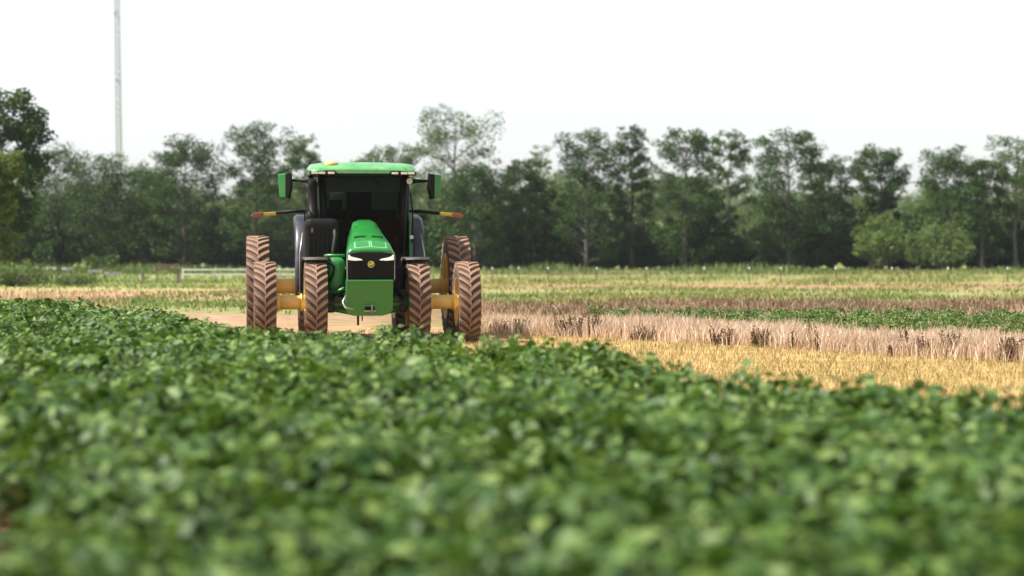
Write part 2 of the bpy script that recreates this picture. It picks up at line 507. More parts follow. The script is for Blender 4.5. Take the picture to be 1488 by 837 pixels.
def scatter_plants(name, pts, variants, label, cat, mat):
    Vs = []; Fs = []; off = 0
    for (x, d, sc) in pts:
        v, f = variants[r_.integers(len(variants))]
        a = r_.uniform(0, 2 * PI); c, s = math.cos(a), math.sin(a)
        q = np.stack([v[:, 0] * c - v[:, 1] * s, v[:, 0] * s + v[:, 1] * c, v[:, 2]], 1) * sc
        q[:, 0] += x; q[:, 1] += d
        Vs.append(q); Fs.append(f + off); off += len(v)
    o = link(bpy.data.objects.new(name, np_mesh(name, np.concatenate(Vs), np.concatenate(Fs), mat, True)))
    return tag(o, label, cat, kind='stuff')

coarse_v = [soy_plant(np.random.default_rng(300 + s), 38, False)[:2] for s in range(9)]
rest = [p for p in pos if p not in near]
pts = [(x, d, r_.uniform(0.86, 1.13) * (1.0 + 0.07 * math.sin(x * 1.7 + d * 0.6))) for x, d, px in rest]
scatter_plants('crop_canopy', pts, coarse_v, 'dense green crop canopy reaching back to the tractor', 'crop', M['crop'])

# second strip of the crop on the right, beyond the bleached grass
pts = []
for d in np.arange(35.0, 60, 0.5):
    for px in np.arange(860, 1750, 12.0):
        dd = d + r_.normal() * 0.15; p2 = px + r_.normal() * 5
        lo = np.interp(p2, [700, 870, 1100, 1488, 1800], [48, 47, 40.5, 36.0, 34])
        hi = np.interp(p2, [700, 870, 1000, 1200, 1488, 1800], [46, 48.5, 48.5, 48, 47, 47])
        if dd < lo or dd > hi or r_.uniform() < 0.35 + 0.35 * math.sin(p2 * 0.019 + dd) ** 2: continue
        pts.append((PX(p2, dd), dd, r_.uniform(0.38, 0.66)))
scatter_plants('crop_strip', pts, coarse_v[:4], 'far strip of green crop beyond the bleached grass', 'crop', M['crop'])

# ------------------------------------------------------------------ straw, dry grass, meadow
n = 120000
d = rng.uniform(13, 46, n); px = rng.uniform(-40, 1700, n)
x = PX(px, d)
fr = np.interp(px, [0, 700, 1100, 1488, 1700], [44, 42, 36.0, 33, 31])
k = (d > crop_edge(px) - 0.2) & (d < fr) & (rng.uniform(size=n) < np.clip((px - 200) / 450, 0.5, 1.0) * np.clip(0.35 + (d - crop_edge(px)) / 5, 0, 1))
x, dd = x[k], d[k]
blade_obj('stubble', x, dd, rng.uniform(0.04, 0.13, len(x)), rng.uniform(0.006, 0.014, len(x)), 0.7, M['straw'], 'short yellow straw stubble between crop and bleached grass', 'stubble')

n = 70000
px = rng.uniform(690, 1760, n); s = rng.uniform(0, 1, n) ** 0.8
f0 = np.interp(px, [690, 900, 1100, 1300, 1488, 1760], [42.5, 39.5, 36.5, 33.0, 31.3, 30])
d = f0 + rng.normal(size=n) * 0.35 + s * np.interp(px, [690, 1000, 1488], [5.5, 4.2, 3.2])
patch = np.sin(px * 0.021) * np.sin(px * 0.0077 + 1) * 0.15
x = PX(px, d)
thin = rng.uniform(size=n) < np.interp(px, [690, 800, 900], [0.35, 0.7, 1.0])
x, d, px_ = x[thin], d[thin], px[thin]
hh = rng.uniform(0.05, 1.0, len(x)) ** 0.6 * 0.40 * (1 + patch[thin]) * (1 + 0.22 * np.sin(px_ * 0.13) * np.sin(px_ * 0.051 + d * 2)) * np.interp(px_, [690, 800], [0.8, 1])
blade_obj('bleached_grass', x, d, hh, rng.uniform(0.008, 0.020, len(x)), 0.65, M['pale_straw'], 'strip of standing bleached pinkish dry grass', 'dry grass')

n = 9000
px = rng.uniform(880, 1800, n); d = rng.uniform(35, 50, n)
k = d > np.interp(px, [690, 900, 1100, 1300, 1488, 1760], [44, 43, 40.0, 36.0, 34.0, 33]) + 0.0
blade_obj('scattered_straw', PX(px, d)[k], d[k], rng.uniform(0.10, 0.46, n)[k], rng.uniform(0.010, 0.024, n)[k], 0.5, M['pale_straw'], 'loose pale straw standing among the far crop strip', 'dry grass')

n = 45000
px = rng.uniform(690, 1800, n); d = np.interp(px, [690, 900, 1488], [55, 56, 57]) + rng.uniform(-2, 13, n)
k = rng.uniform(size=n) < np.interp(px, [690, 820, 950], [0.1, 0.4, 0.9]) * (0.55 + 0.3 * np.sin(px * 0.012 + d * 0.3) + 0.2 * np.sin(px * 0.037))
blade_obj('brown_grass', PX(px, d)[k], d[k], rng.uniform(0.06, 0.26, n)[k], rng.uniform(0.02, 0.045, n)[k], 0.8, M['brown_grass'], 'dark reddish brown band of dead grass beyond the crop strip', 'dry grass')

n = 3600
px = rng.uniform(-100, 190, n); d = rng.uniform(58, 80, n)
k = np.abs(px - 90 + (d - 66) * 4) < rng.uniform(10, 110, n)
blade_obj('rusty_grass', PX(px, d)[k], d[k], (rng.uniform(0.1, 0.9, n)**2 * 0.55)[k], rng.uniform(0.015, 0.035, n)[k], 0.55, M['rust_grass'], 'rust-orange dry weeds behind the far left crop edge', 'dry grass')

n = 150000
u = rng.uniform(0, 1, n)
d = 1 / (1 / 56 + u * (1 / 188 - 1 / 56)) + rng.normal(size=n) * 1.0
px = rng.uniform(-250, 1750, n); x = PX(px, d)
dw = d + 3.0 * np.sin(px * 0.017) + 2.0 * np.sin(px * 0.043 + 1) + rng.normal(size=n) * 1.5
left_ok = (dw > 56) & (rng.uniform(size=n) > np.where((dw > 72) & (dw < 91), np.interp(px, [0, 120, 380], [0.92, 0.75, 0.35]), 0.0))
right_ok = (dw > 68) & ~((dw > 96) & (dw < 108) & (rng.uniform(size=n) < 0.5))
pn = np.sin(x * 0.33 + 1.7 * np.sin(d * 0.13)) + np.sin(d * 0.42 + x * 0.11) + 0.8 * np.sin(x * 0.9 - d * 0.23)
k = np.where(px < 480, left_ok, right_ok) & (d < 184) & (rng.uniform(size=n) < np.clip(0.55 + 0.35 * pn, 0.08, 1.0))
x, d, px = x[k], d[k], px[k]
clump = 0.6 + 0.5 * np.sin(x * 0.9 + 2 * np.sin(d * 0.21)) * np.sin(d * 0.33 + x * 0.2)
hh = rng.uniform(0.10, 0.34, len(x)) * (0.6 + clump * 0.6) * np.where(d > 150, 1.3, np.where(d > 108, 0.95, 0.6))
blade_obj('meadow_grass', x, d, hh, rng.uniform(0.03, 0.07, len(x)), 0.45, M['meadow'], 'pale yellow-green meadow grass running back to the trees', 'grass')

n = 16000
px = rng.uniform(-150, 1700, n); d = rng.uniform(150, 186, n); x = PX(px, d)
hm_ = np.clip(0.5 + 0.5 * np.sin(x * 0.31 + 2 * np.sin(x * 0.083)) + 0.4 * np.sin(x * 1.3 + d), 0.05, 1.4)
blade_obj('tall_weeds', x, d, hm_ * rng.uniform(0.2, 0.8, n), rng.uniform(0.07, 0.16, n), 0.5, M['weeds_green'], 'uneven green weeds along the foot of the trees', 'weeds')

# dead brown weeds standing singly along the bleached grass
def weed_mesh(seed, hgt, rad, nst):
    q = np.random.default_rng(seed)
    mb = MB()
    tips = []
    for i in range(nst):
        a = q.uniform(0, 2 * PI); r0 = rad * 0.8 * q.uniform() ** 0.7; r1 = r0 + rad * q.uniform(-0.1, 0.35); h_ = hgt * q.uniform(0.25, 1)
        p0 = (r0 * math.cos(a), r0 * math.sin(a), -0.02); p1 = (r1 * math.cos(a), r1 * math.sin(a), h_)
        pm = ((p0[0] + p1[0]) / 2 + q.normal() * .02, (p0[1] + p1[1]) / 2, h_ * .5)
        mb.tube([p0, pm, p1], [0.016, 0.014, 0.008], 4, False)
        for t_ in np.linspace(0.05, 1.0, 16):
            tips.append([p0[j] + (p1[j] - p0[j]) * t_ + q.normal() * 0.025 for j in range(3)])
    return mb.mesh('stalks', M['weed']), np.array(tips), q

weeds = [(842, 0.46, 0.62, 46, 41.0, 'broad dark brown dead weed clump nearest the tractor in the bleached grass'),
         (756, 0.34, 0.30, 18, 42.5, 'small brown weed tuft just right of the tractor wheels'),
         (728, 0.30, 0.28, 14, 42.8, 'faint brown weed tuft beside the outer rear tyre'),
         (938, 0.30, 0.34, 16, 39.0, 'low brown weed tuft right of the broad dead clump'),
         (1048, 0.34, 0.22, 12, 37.0, 'pair-like brown weed stalks left of the bushy round weed'),
         (1106, 0.34, 0.24, 22, 36.3, 'bushy round dead weed at the front of the bleached grass'),
         (1151, 0.42, 0.05, 3, 35.4, 'single thin dark stalk right of the bushy round weed'),
         (1178, 0.62, 0.07, 7, 36.6, 'tall dark weed spike sticking up mid strip'),
         (1189, 0.34, 0.05, 3, 34.8, 'short thin stalk below the tall dark spike'),
         (1296, 0.20, 0.07, 6, 33.0, 'stubby dark weed at the stubble edge'),
         (1314, 0.50, 0.12, 9, 33.3, 'upright brown weed left of the dense weed row'),
         (1348, 0.36, 0.26, 18, 32.8, 'dense brown weed, leftmost of the weed row'),
         (1384, 0.42, 0.24, 18, 32.6, 'tallest brown weed in the middle of the weed row'),
         (1470, 0.40, 0.30, 30, 31.7, 'large dark dead weed at the right picture edge')]
for i, (px, hg, rd, ns, dd, lab) in enumerate(weeds):
    e = empty('dead_weed', (PX(px, dd), dd, 0))
    me, tips, q = weed_mesh(900 + i, hg, rd, int(ns * 1.7))
    link(bpy.data.objects.new('stalks', me), e)
    v, f = leaf_quads(tips, 0.042, q)
    link(bpy.data.objects.new('dry_leaves', np_mesh('dry_leaves', v, f, M['weed'])), e)
    tag(e, lab, 'weed', 'dead weeds along the bleached grass')

# ------------------------------------------------------------------ trees
def tree_data(seed, H, Rc, base=0.12, nclump=220, per=130, leaf=0.20, airy=False, trunk_r=None, lean=0.0):
    q = np.random.default_rng(seed)
    mb = MB()
    tr = trunk_r or (0.014 * H + 0.03)
    pts = []
    wob = q.normal(size=(8, 2)) * 0.012 * H
    for i in range(8):
        t_ = i / 7
        pts.append(Vector((wob[i, 0] * t_ + lean * t_ * H, wob[i, 1] * t_, -0.15 + t_ * H * 0.9)))
    mb.tube(pts, [tr * (1 - 0.85 * i / 7) * (1.35 if i == 0 else 1) for i in range(8)], 7)
    def trunk_at(z):
        t_ = min(0.999, max(0, z / (H * 0.9))) * 7; i = int(t_)
        return pts[i].lerp(pts[i + 1], t_ - i)
    C = []; CR = []
    nl = 26 if airy else 24
    # lumpy outline: a few main lobes
    for i in range(nl):
        t_ = (i + q.uniform(0, 1)) / nl
        z = H * (base + (0.92 - base) * t_)
        prof = (math.sin(PI * (0.22 + 0.55 * t_)) ** 0.6) if not airy else (math.sin(PI * (0.10 + 0.72 * t_)) ** 0.75)
        L = Rc * prof * q.uniform(0.45, 1.0)
        a = i * 2.4 + q.normal() * 0.5
        p0 = trunk_at(max(0.4, z - L * 0.5))
        rise = L * q.uniform(0.3, 0.7)
        p2 = Vector((p0.x + math.cos(a) * L, p0.y + math.sin(a) * L, p0.z + rise))
        p1 = p0.lerp(p2, 0.5) + Vector((0, 0, L * 0.05))
        r0 = tr * (0.42 if airy else 0.34) * (1 - 0.6 * t_)
        mb.tube([p0, p1, p2], [r0, r0 * 0.6, r0 * 0.2], 5, False)
        C.append(p2); CR.append(1.0)
        C.append(p1.lerp(p2, 0.4)); CR.append(0.85)
        for s in range(3 if airy else 2):
            b0 = p0.lerp(p2, q.uniform(0.35, 0.8)); a2 = a + q.uniform(-1.1, 1.1); l2 = L * q.uniform(0.3, 0.6)
            b1 = b0 + Vector((math.cos(a2) * l2, math.sin(a2) * l2, l2 * q.uniform(0.2, 1.0)))
            mb.tube([b0, b1], [r0 * 0.4, r0 * 0.12], 4, False)
            C.append(b1); CR.append(0.9)
    for zz, oo in ((0.93, 0.0), (0.84, 0.22), (0.84, -0.22), (0.78, 0.35)):
        C.append(trunk_at(H * zz) + Vector((oo * Rc, q.normal() * 0.2 * Rc, H * (zz - min(zz, 0.9))))); CR.append(0.95)
    nf = 44 if airy else 92
    for i in range(nf):
        t_ = q.uniform(0, 1) ** 0.85
        z = H * (base + (0.97 - base) * t_)
        prof = (math.sin(PI * (0.20 + 0.58 * t_)) ** 0.6) if not airy else (math.sin(PI * (0.10 + 0.76 * t_)) ** 0.7)
        a = q.uniform(0, 2 * PI); rr = Rc * prof * q.uniform(0.35, 1.0) * (1 + 0.2 * math.sin(3 * a + z))
        p0 = trunk_at(max(0.4, z - rr * 0.6))
        p1 = Vector((p0.x + math.cos(a) * rr, p0.y + math.sin(a) * rr, z))
        mb.tube([p0, p1], [tr * 0.12, tr * 0.04], 3, False)
        C.append(p1); CR.append(q.uniform(0.6, 1.0))
    idx = q.permutation(len(C))[:nclump] if len(C) > nclump else np.arange(len(C))
    cs = []
    rc = Rc * (0.20 if airy else 0.25)
    for j in idx:
        c = np.array(C[j]); r1 = rc * CR[j] * q.uniform(0.7, 1.35)
        m_ = int(per * 0.8 * (r1 / rc) ** 2)
        dv = q.normal(size=(m_, 3)); dv /= np.linalg.norm(dv, axis=1)[:, None]
        rad = r1 * q.uniform(0.25, 1.0, m_) ** 0.6 * (1 + 0.18 * np.sin(dv[:, 0] * 5 + dv[:, 2] * 4 + j))
        cc = c + dv * rad[:, None] * np.array([1, 1, 0.68])
        cs.append(cc)
    cc = np.concatenate(cs)
    cc = cc[(cc[:, 2] > 0.15)]
    cc[:, 2] = np.minimum(cc[:, 2], H * 1.02)
    v, f = leaf_quads(cc, leaf, q, 0.4)
    return mb, v, f

def make_tree(name, seed, px, dist, top_y, wpx, mat, label, group='trees of the tree line', **kw):
    H = CAMH + (366 - top_y) / F * dist
    Rc = wpx * 1.08 / F * dist / 2
    bark = M[kw.pop('bark', 'bark')]
    mb, v, f = tree_data(seed, H, Rc, **kw)
    e = empty(name, (PX(px, dist), dist, 0))
    mb.build('trunk', bark, e)
    link(bpy.data.objects.new('crown', np_mesh('crown', v, f, M[mat])), e)
    return tag(e, label, 'tree', group)

TL = 192.0
T = [
 ('broad_tree', 2, 118, 130, 128, 'leaf_dark', 'tall tree at the left picture edge with dark upper crown', dict(base=0.30, per=170)),
 ('broad_tree', 82, 198, 212, 120, 'leaf_dark', 'dark tree between the left edge tree and the mast', dict(base=0.08, per=150)),
 ('broad_tree', 152, 194, 222, 120, 'leaf_dark', 'rounded dark tree directly in front of the tall mast', dict(base=0.06, per=150)),
 ('broad_tree', 212, 204, 240, 90, 'leaf_mid', 'lower mid green tree just right of the mast', dict(base=0.08, per=150)),
 ('broad_tree', 268, 192, 197, 112, 'leaf_dark', 'big domed dark tree halfway between mast and tractor', dict(base=0.10, per=165)),
 ('broad_tree', 372, 190, 175, 104, 'leaf_dark', 'tall dark tree behind the tractor mirror on the mast side', dict(base=0.10, per=150)),
 ('broad_tree', 442, 198, 190, 66, 'leaf_mid', 'narrow tree rising just left of the cab roof', dict(base=0.12, per=110)),
 ('broad_tree', 505, 205, 232, 90, 'leaf_dark', 'low dark tree hidden mostly behind the cab', dict(base=0.1, per=120)),
 ('broad_tree', 570, 200, 207, 92, 'leaf_mid', 'rounded tree top showing above the cab roof', dict(base=0.12, per=120)),
 ('open_tree', 660, 190, 153, 142, 'leaf_mid', 'tallest open-crowned tree right behind the cab', dict(base=0.30, per=95, airy=True, bark='bark_pale')),
 ('broad_tree', 690, 186, 240, 104, 'leaf_dark', 'dark lower tree beneath the tallest open crown', dict(base=0.08, per=150)),
 ('broad_tree', 757, 194, 230, 78, 'leaf_dark', 'compact dark tree left of the sky gap', dict(base=0.1, per=150)),
 ('open_tree', 787, 214, 208, 46, 'leaf_pale', 'thin sparse pale tree in the sky gap', dict(base=0.35, per=26, airy=True)),
 ('broad_tree', 852, 190, 184, 90, 'leaf_dark', 'tall dark tree on the right side of the sky gap', dict(base=0.14, per=125, bark='bark_pale')),
 ('broad_tree', 918, 192, 180, 64, 'leaf_dark', 'slim tall tree with ragged twin top', dict(base=0.16, per=105)),
 ('broad_tree', 995, 188, 185, 96, 'leaf_dark', 'broad tall tree at the middle of the right tree line', dict(base=0.10, per=140)),
 ('open_tree', 1058, 196, 182, 72, 'leaf_mid', 'light open-crowned tree right of the broad middle tree', dict(base=0.3, per=80, airy=True, bark='bark_pale')),
 ('broad_tree', 1146, 190, 184, 112, 'leaf_dark', 'large spreading dark tree left of the round bushes', dict(base=0.10, per=150)),
 ('broad_tree', 1206, 194, 226, 82, 'leaf_dark', 'shorter dark tree beside the large spreading one', dict(base=0.08, per=150)),
 ('open_tree', 1280, 200, 205, 86, 'leaf_dark', 'lollipop-shaped tree standing above the round bushes', dict(base=0.5, per=120, airy=True)),
 ('broad_tree', 1376, 194, 210, 92, 'leaf_dark', 'tree with two-part crown right of the round bushes', dict(base=0.2, per=115)),
 ('broad_tree', 1428, 190, 228, 70, 'leaf_dark', 'dark trunked tree near the right picture edge', dict(base=0.18, per=125)),
 ('open_tree', 1476, 192, 186, 96, 'leaf_mid', 'tall sparse tree cut by the right picture edge', dict(base=0.38, per=70, airy=True, bark='bark_pale')),
 ('broad_tree', 1570, 194, 205, 110, 'leaf_dark', 'dark tree just beyond the right picture edge', dict(base=0.1, per=130)),
 ('broad_tree', -60, 160, 190, 140, 'leaf_dark', 'dark tree just beyond the left picture edge', dict(base=0.1, per=130)),
]
for i, (nm, px, di, ty, wp, mt, lab, kw) in enumerate(T):
    make_tree(nm, 500 + i, px, di, ty, wp, mt, lab, **kw)
make_tree('broad_tree', 611, -14, 108, 215, 78, 'leaf_yellow', 'sunlit yellow-green low tree at the left picture edge', base=0.22, per=120, leaf=0.2)

# round bushes in front of the line on the right
def make_bush(name, seed, px, dist, top_y, wpx, mat, label, cat='bush', group=None, per=150, leaf=0.22, base=0.02):
    H = CAMH + (366 - top_y) / F * dist
    Rc = wpx / F * dist / 2
    q = np.random.default_rng(seed)
    mb = MB(); cs = []
    for i in range(46):
        dv = q.normal(size=3); dv /= np.linalg.norm(dv); dv[2] = dv[2] * 0.9 if dv[2] > -0.55 else q.uniform(-0.8, 0.2)
        c = np.array([dv[0] * Rc * 0.74, dv[1] * Rc * 0.74, H * 0.45 + dv[2] * H * 0.42])
        mb.tube([(q.normal() * .1, q.normal() * .1, -0.1), (c[0] * .5, c[1] * .5, c[2] * .55), tuple(c)], [0.05, 0.03, 0.01], 4, False)
        m_ = int(per * q.uniform(0.6, 1.3))
        r1 = Rc * q.uniform(0.14, 0.36)
        c = c * np.array([1, 1, 1]) * q.uniform(0.72, 1.16)
        d3 = q.normal(size=(m_, 3)); d3 /= np.linalg.norm(d3, axis=1)[:, None]
        cs.append(c + d3 * (r1 * q.uniform(0.2, 1, m_) ** 0.5)[:, None])
    cc = np.concatenate(cs); cc = cc[cc[:, 2] > 0.05]
    v, f = leaf_quads(cc, leaf, q, 0.4)
    e = empty(name, (PX(px, dist), dist, 0))
    mb.build('stems', M['bark'], e)
    link(bpy.data.objects.new('foliage', np_mesh('foliage', v, f, M[mat])), e)
    return tag(e, label, cat, group)

make_bush('round_bush', 701, 1278, 178, 306, 88, 'leaf_bush', 'brighter yellow-green round bush, left of the pair')
make_bush('round_bush', 702, 1362, 181, 311, 112, 'leaf_pale', 'wide mid green round bush, right of the pair')
make_bush('roadside_shrub', 703, 20, 100, 384, 120, 'leaf_pale', 'green weedy shrub at the left edge under the trees', per=80, leaf=0.12)
make_bush('roadside_shrub', 704, 150, 165, 372, 60, 'leaf_mid', 'low rounded shrub below the mast tree', per=90)
make_bush('roadside_shrub', 705, 112, 100, 396, 74, 'leaf_pale', 'small weedy shrub by the white rail fragments', per=50, leaf=0.10)

# dark undergrowth along the foot of the tree line
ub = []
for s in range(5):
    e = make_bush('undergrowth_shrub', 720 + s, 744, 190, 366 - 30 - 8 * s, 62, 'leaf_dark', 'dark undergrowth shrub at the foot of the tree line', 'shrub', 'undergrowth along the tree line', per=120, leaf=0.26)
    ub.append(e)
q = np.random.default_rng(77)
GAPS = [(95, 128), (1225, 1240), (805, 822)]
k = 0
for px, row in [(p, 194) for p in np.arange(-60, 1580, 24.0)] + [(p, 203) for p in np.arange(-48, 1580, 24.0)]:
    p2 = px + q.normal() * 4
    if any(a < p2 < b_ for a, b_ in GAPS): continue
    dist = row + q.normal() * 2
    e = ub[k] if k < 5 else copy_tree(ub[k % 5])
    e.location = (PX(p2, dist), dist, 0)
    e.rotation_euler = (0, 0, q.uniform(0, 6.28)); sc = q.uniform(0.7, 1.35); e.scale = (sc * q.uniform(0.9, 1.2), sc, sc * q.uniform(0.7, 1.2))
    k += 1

# second row seen through the gaps, sunlight painted in as paler leaves
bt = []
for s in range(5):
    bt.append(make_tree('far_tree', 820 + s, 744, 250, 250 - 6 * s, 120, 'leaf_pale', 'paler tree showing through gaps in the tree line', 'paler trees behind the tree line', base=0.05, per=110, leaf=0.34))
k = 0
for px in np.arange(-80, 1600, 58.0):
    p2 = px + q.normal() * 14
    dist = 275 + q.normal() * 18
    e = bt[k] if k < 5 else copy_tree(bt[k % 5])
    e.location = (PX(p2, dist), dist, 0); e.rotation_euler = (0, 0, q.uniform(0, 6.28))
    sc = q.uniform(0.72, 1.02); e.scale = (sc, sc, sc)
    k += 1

# far woods on the hill
n = 60000
cx_ = q.uniform(-330, 330, 900); cy_ = q.uniform(480, 640, 900)
cz_ = hz(cx_, cy_)
j = q.integers(0, 900, n)
dv = q.normal(size=(n, 3)); dv /= np.linalg.norm(dv, axis=1)[:, None]
hh = q.uniform(5, 9, 900)
c = np.stack([cx_[j] + dv[:, 0] * 5, cy_[j] + dv[:, 1] * 5, cz_[j] + hh[j] * 0.55 + dv[:, 2] * hh[j] * 0.55], 1)
v, f = leaf_quads(c, 1.1, q, 0.3)
o = link(bpy.data.objects.new('far_woods', np_mesh('far_woods', v, f, M['leaf_mid'])))
tag(o, 'hazy far-off woods on the low hill', 'woods', kind='stuff')

# ------------------------------------------------------------------ fences and gate
fd = 114.0
e = empty('wire_fence', (PX(744, fd), fd, 0))
tag(e, 'wire fence with white-tipped thin posts before the right tree line', 'fence')
for px in [715, 754, 797, 868, 940, 1022, 1088, 1134, 1214, 1297, 1378, 1463, 1545]:
    x = PX(px, fd)
    po = MB().box((0, 0, 0.36), (0.045, 0.045, 0.78), 0.006).build('post', M['tpost'], e, (x, random.uniform(-.3, .3), 0))
    po.rotation_euler = (random.uniform(-.04, .04), random.uniform(-.05, .05), 0)
    MB().box((0, 0, 0.80), (0.06, 0.06, 0.12), 0.008).build('tip', M['white_cap'], po)
for z in (0.35, 0.6):
    MB().tube([(PX(700, fd), 0, z), (PX(1560, fd), 0, z)], 0.004, 4).build('wire', M['wire'], e)

e = empty('rail_fence', (PX(350, 116), 116, 0))
tag(e, 'low white two-rail fence behind the left wheels', 'fence')
x0, x1 = PX(266, 116) - PX(350, 116), PX(500, 116) - PX(350, 116)
for i in range(6):
    x = x0 + (x1 - x0) * i / 5
    MB().box((x, 0, 0.37), (0.11, 0.11, 0.80), 0.01).build('post', M['white_rail'], e)
for z in (0.42, 0.70):
    for i in range(5):
        xa = x0 + (x1 - x0) * i / 5; xb = x0 + (x1 - x0) * (i + 1) / 5
        dz = random.uniform(-.015, .015)
        MB().box(((xa + xb) / 2, -0.08, z + dz), (xb - xa - 0.01, 0.035, 0.085), 0.006).build('rail', M['white_rail'], e)
e = empty('rail_fence', (PX(105, 122), 122, 0))
tag(e, 'broken white rail fence half hidden in weeds under the left trees', 'fence')
for px0, px1, z in [(62, 82, 0.72), (90, 106, 0.70), (128, 148, 0.55), (152, 178, 0.42)]:
    xa, xb = PX(px0, 122) - PX(105, 122), PX(px1, 122) - PX(105, 122)
    MB().box(((xa + xb) / 2, 0, z), (xb - xa, 0.04, 0.16), 0.008).build('rail', M['white_rail'], e)
for px0 in (82, 92, 104, 137, 152):
    xa = PX(px0, 122) - PX(105, 122)
    MB().box((xa, 0.06, 0.35), (0.13, 0.09, 0.82), 0.01).build('post', M['old_wood'], e)

gd = 108.0
e = empty('wooden_gate', (PX(234, gd), gd, 0))
tag(e, 'brown board gate between two dark weathered posts', 'gate')
for px in (207, 260):
    MB().box((PX(px, gd) - PX(234, gd), 0, 0.36), (0.13, 0.13, 0.82), 0.012).build('post', M['old_wood'], e)
for z in (0.80, 1.0):
    MB().box((PX(243, gd) - PX(234, gd), -0.09, z), (1.25, 0.04, 0.11), 0.008).build('board', M['brown_board'], e)
for px in (228, 258):
    MB().box((PX(px, gd) - PX(234, gd), -0.04, 0.55), (0.07, 0.06, 1.1), 0.008).build('batten', M['old_wood'], e)

# ------------------------------------------------------------------ mast
md = 430.0
e = empty('lattice_mast', (PX(176, md), md, 0))
tag(e, 'very tall slender pale lattice mast rising above the left trees', 'mast')
MH = 130.0; mr = 0.62
legs = [(mr * math.cos(a), mr * math.sin(a)) for a in (R(90), R(210), R(330))]
tilt = -0.0115
for lx, ly in legs:
    MB().tube([(lx, ly, -0.3), (lx + tilt * MH, ly, MH)], 0.14, 6).build('leg', M['mast'], e)
br = MB()
nsec = 170
for i in range(nsec):
    za, zb = MH * i / nsec, MH * (i + 1) / nsec
    for s in range(3):
        a, b_ = legs[s], legs[(s + 1) % 3]
        br.tube([(a[0] + tilt * za, a[1], za), (b_[0] + tilt * za, b_[1], za)], 0.06, 4, False)
        if i % 2: a, b_ = b_, a
        br.tube([(a[0] + tilt * za, a[1], za), (b_[0] + tilt * zb, b_[1], zb)], 0.06, 4, False)
tag(br.build('bracing', M['mast'], e), kind='stuff')
for z, s in ((52.6, 0.5), (38.5, 0.35)):
    MB().tube([(-mr * 0.6 + tilt * z, -0.5, z), (-mr * 0.6 + tilt * z, -0.5, z + s), (-mr * 0.6 + tilt * z, -0.5, z + s * 1.5)], [0.28, 0.28, 0.10], 10).build('beacon', M['mast_light'], e)

# ------------------------------------------------------------------ tractor
TR_ = empty('tractor', (-2.765, 38.0, 0.0), math.atan(0.134))
tag(TR_, 'green row-crop tractor with yellow axle spacers and dual wheels facing the camera', 'tractor')

def wheel(x, y, r, wd, nl, rim_r, disc_side):
    """wheel mesh with axis X, centred at its axle"""
    hw = wd / 2
    d = 0.02 * disc_side
    rm = MB()
    rm.lathe_x([(-hw * .97, rim_r * 1.03), (-hw * .95, rim_r * .97), (-hw * .5, rim_r * .93), (-hw * .2, rim_r * .86), (hw * .2, rim_r * .86), (hw * .5, rim_r * .93), (hw * .95, rim_r * .97), (hw * .97, rim_r * 1.03)], 40)
    rm.lathe_x([(d - 0.02, rim_r * .87), (d - 0.03, rim_r * .55), (d - .01, rim_r * .35), (d - 0.01, 0.02), (d + .015, 0.02), (d + .015, rim_r * .35), (d - .005, rim_r * .55), (d + 0.005, rim_r * .87)], 40)
    wo = rm.build('wheel', M['yellow'], TR_, (x, y, r))
    ty = MB()
    rb = r - 0.045
    ty.lathe_x([(-hw * .80, rim_r * .98), (-hw * .96, rim_r * 1.10), (-hw * 1.0, rim_r + (rb - rim_r) * .5), (-hw * .98, rb - 0.05), (-hw * .86, rb - 0.012),
                (-hw * .4, rb), (0, rb + .004), (hw * .4, rb), (hw * .86, rb - 0.012), (hw * .98, rb - 0.05), (hw * 1.0, rim_r + (rb - rim_r) * .5), (hw * .96, rim_r * 1.10), (hw * .80, rim_r * .98)], 72)
    ty.build('tyre', M['tyre'], wo)
    tl = MB()
    pitch = 2 * PI / nl
    lw = pitch * 0.22                # half angular width
    for i in range(nl):
        for sd_ in (-1, 1):
            a0 = i * pitch + (pitch / 2 if sd_ > 0 else 0)
            secs = []
            for s in np.linspace(0, 1, 5):
                xx = sd_ * (-0.05 * hw + s * hw * 1.03)
                # V points down on the face turned to the camera
                aa = a0 + (s ** 0.85) * 0.185 / r
                rt = r - (0.012 * s ** 4); rbt = rb - 0.015 - (0.05 * max(0, s - .8) / .2)
                wf = lw * (1.0 - 0.15 * s)
                def P3(ang, rr): return (xx, -rr * math.cos(ang), rr * math.sin(ang))
                secs.append([P3(aa - wf * 1.35, rbt), P3(aa - wf, rt), P3(aa + wf, rt), P3(aa + wf * 1.35, rbt)])
            tl.loft(secs, True, True, False)
    tl.build('tread_lugs', M['lug'], wo)
    hb = MB()
    hb.lathe_x([(d - .06, rim_r * .30), (d - .05, rim_r * .33), (d + .05, rim_r * .33), (d + .06, rim_r * .30)], 24, True)
    for k in range(8):
        a = k * PI / 4
        hb.tube([(d - .045, rim_r * .45 * math.cos(a), rim_r * .45 * math.sin(a)), (d + .045, rim_r * .45 * math.cos(a), rim_r * .45 * math.sin(a))], 0.016, 6)
    hb.build('hub', M['yellow'], wo)
    wo.rotation_euler.x = random.uniform(0, 0.2)
    return wo

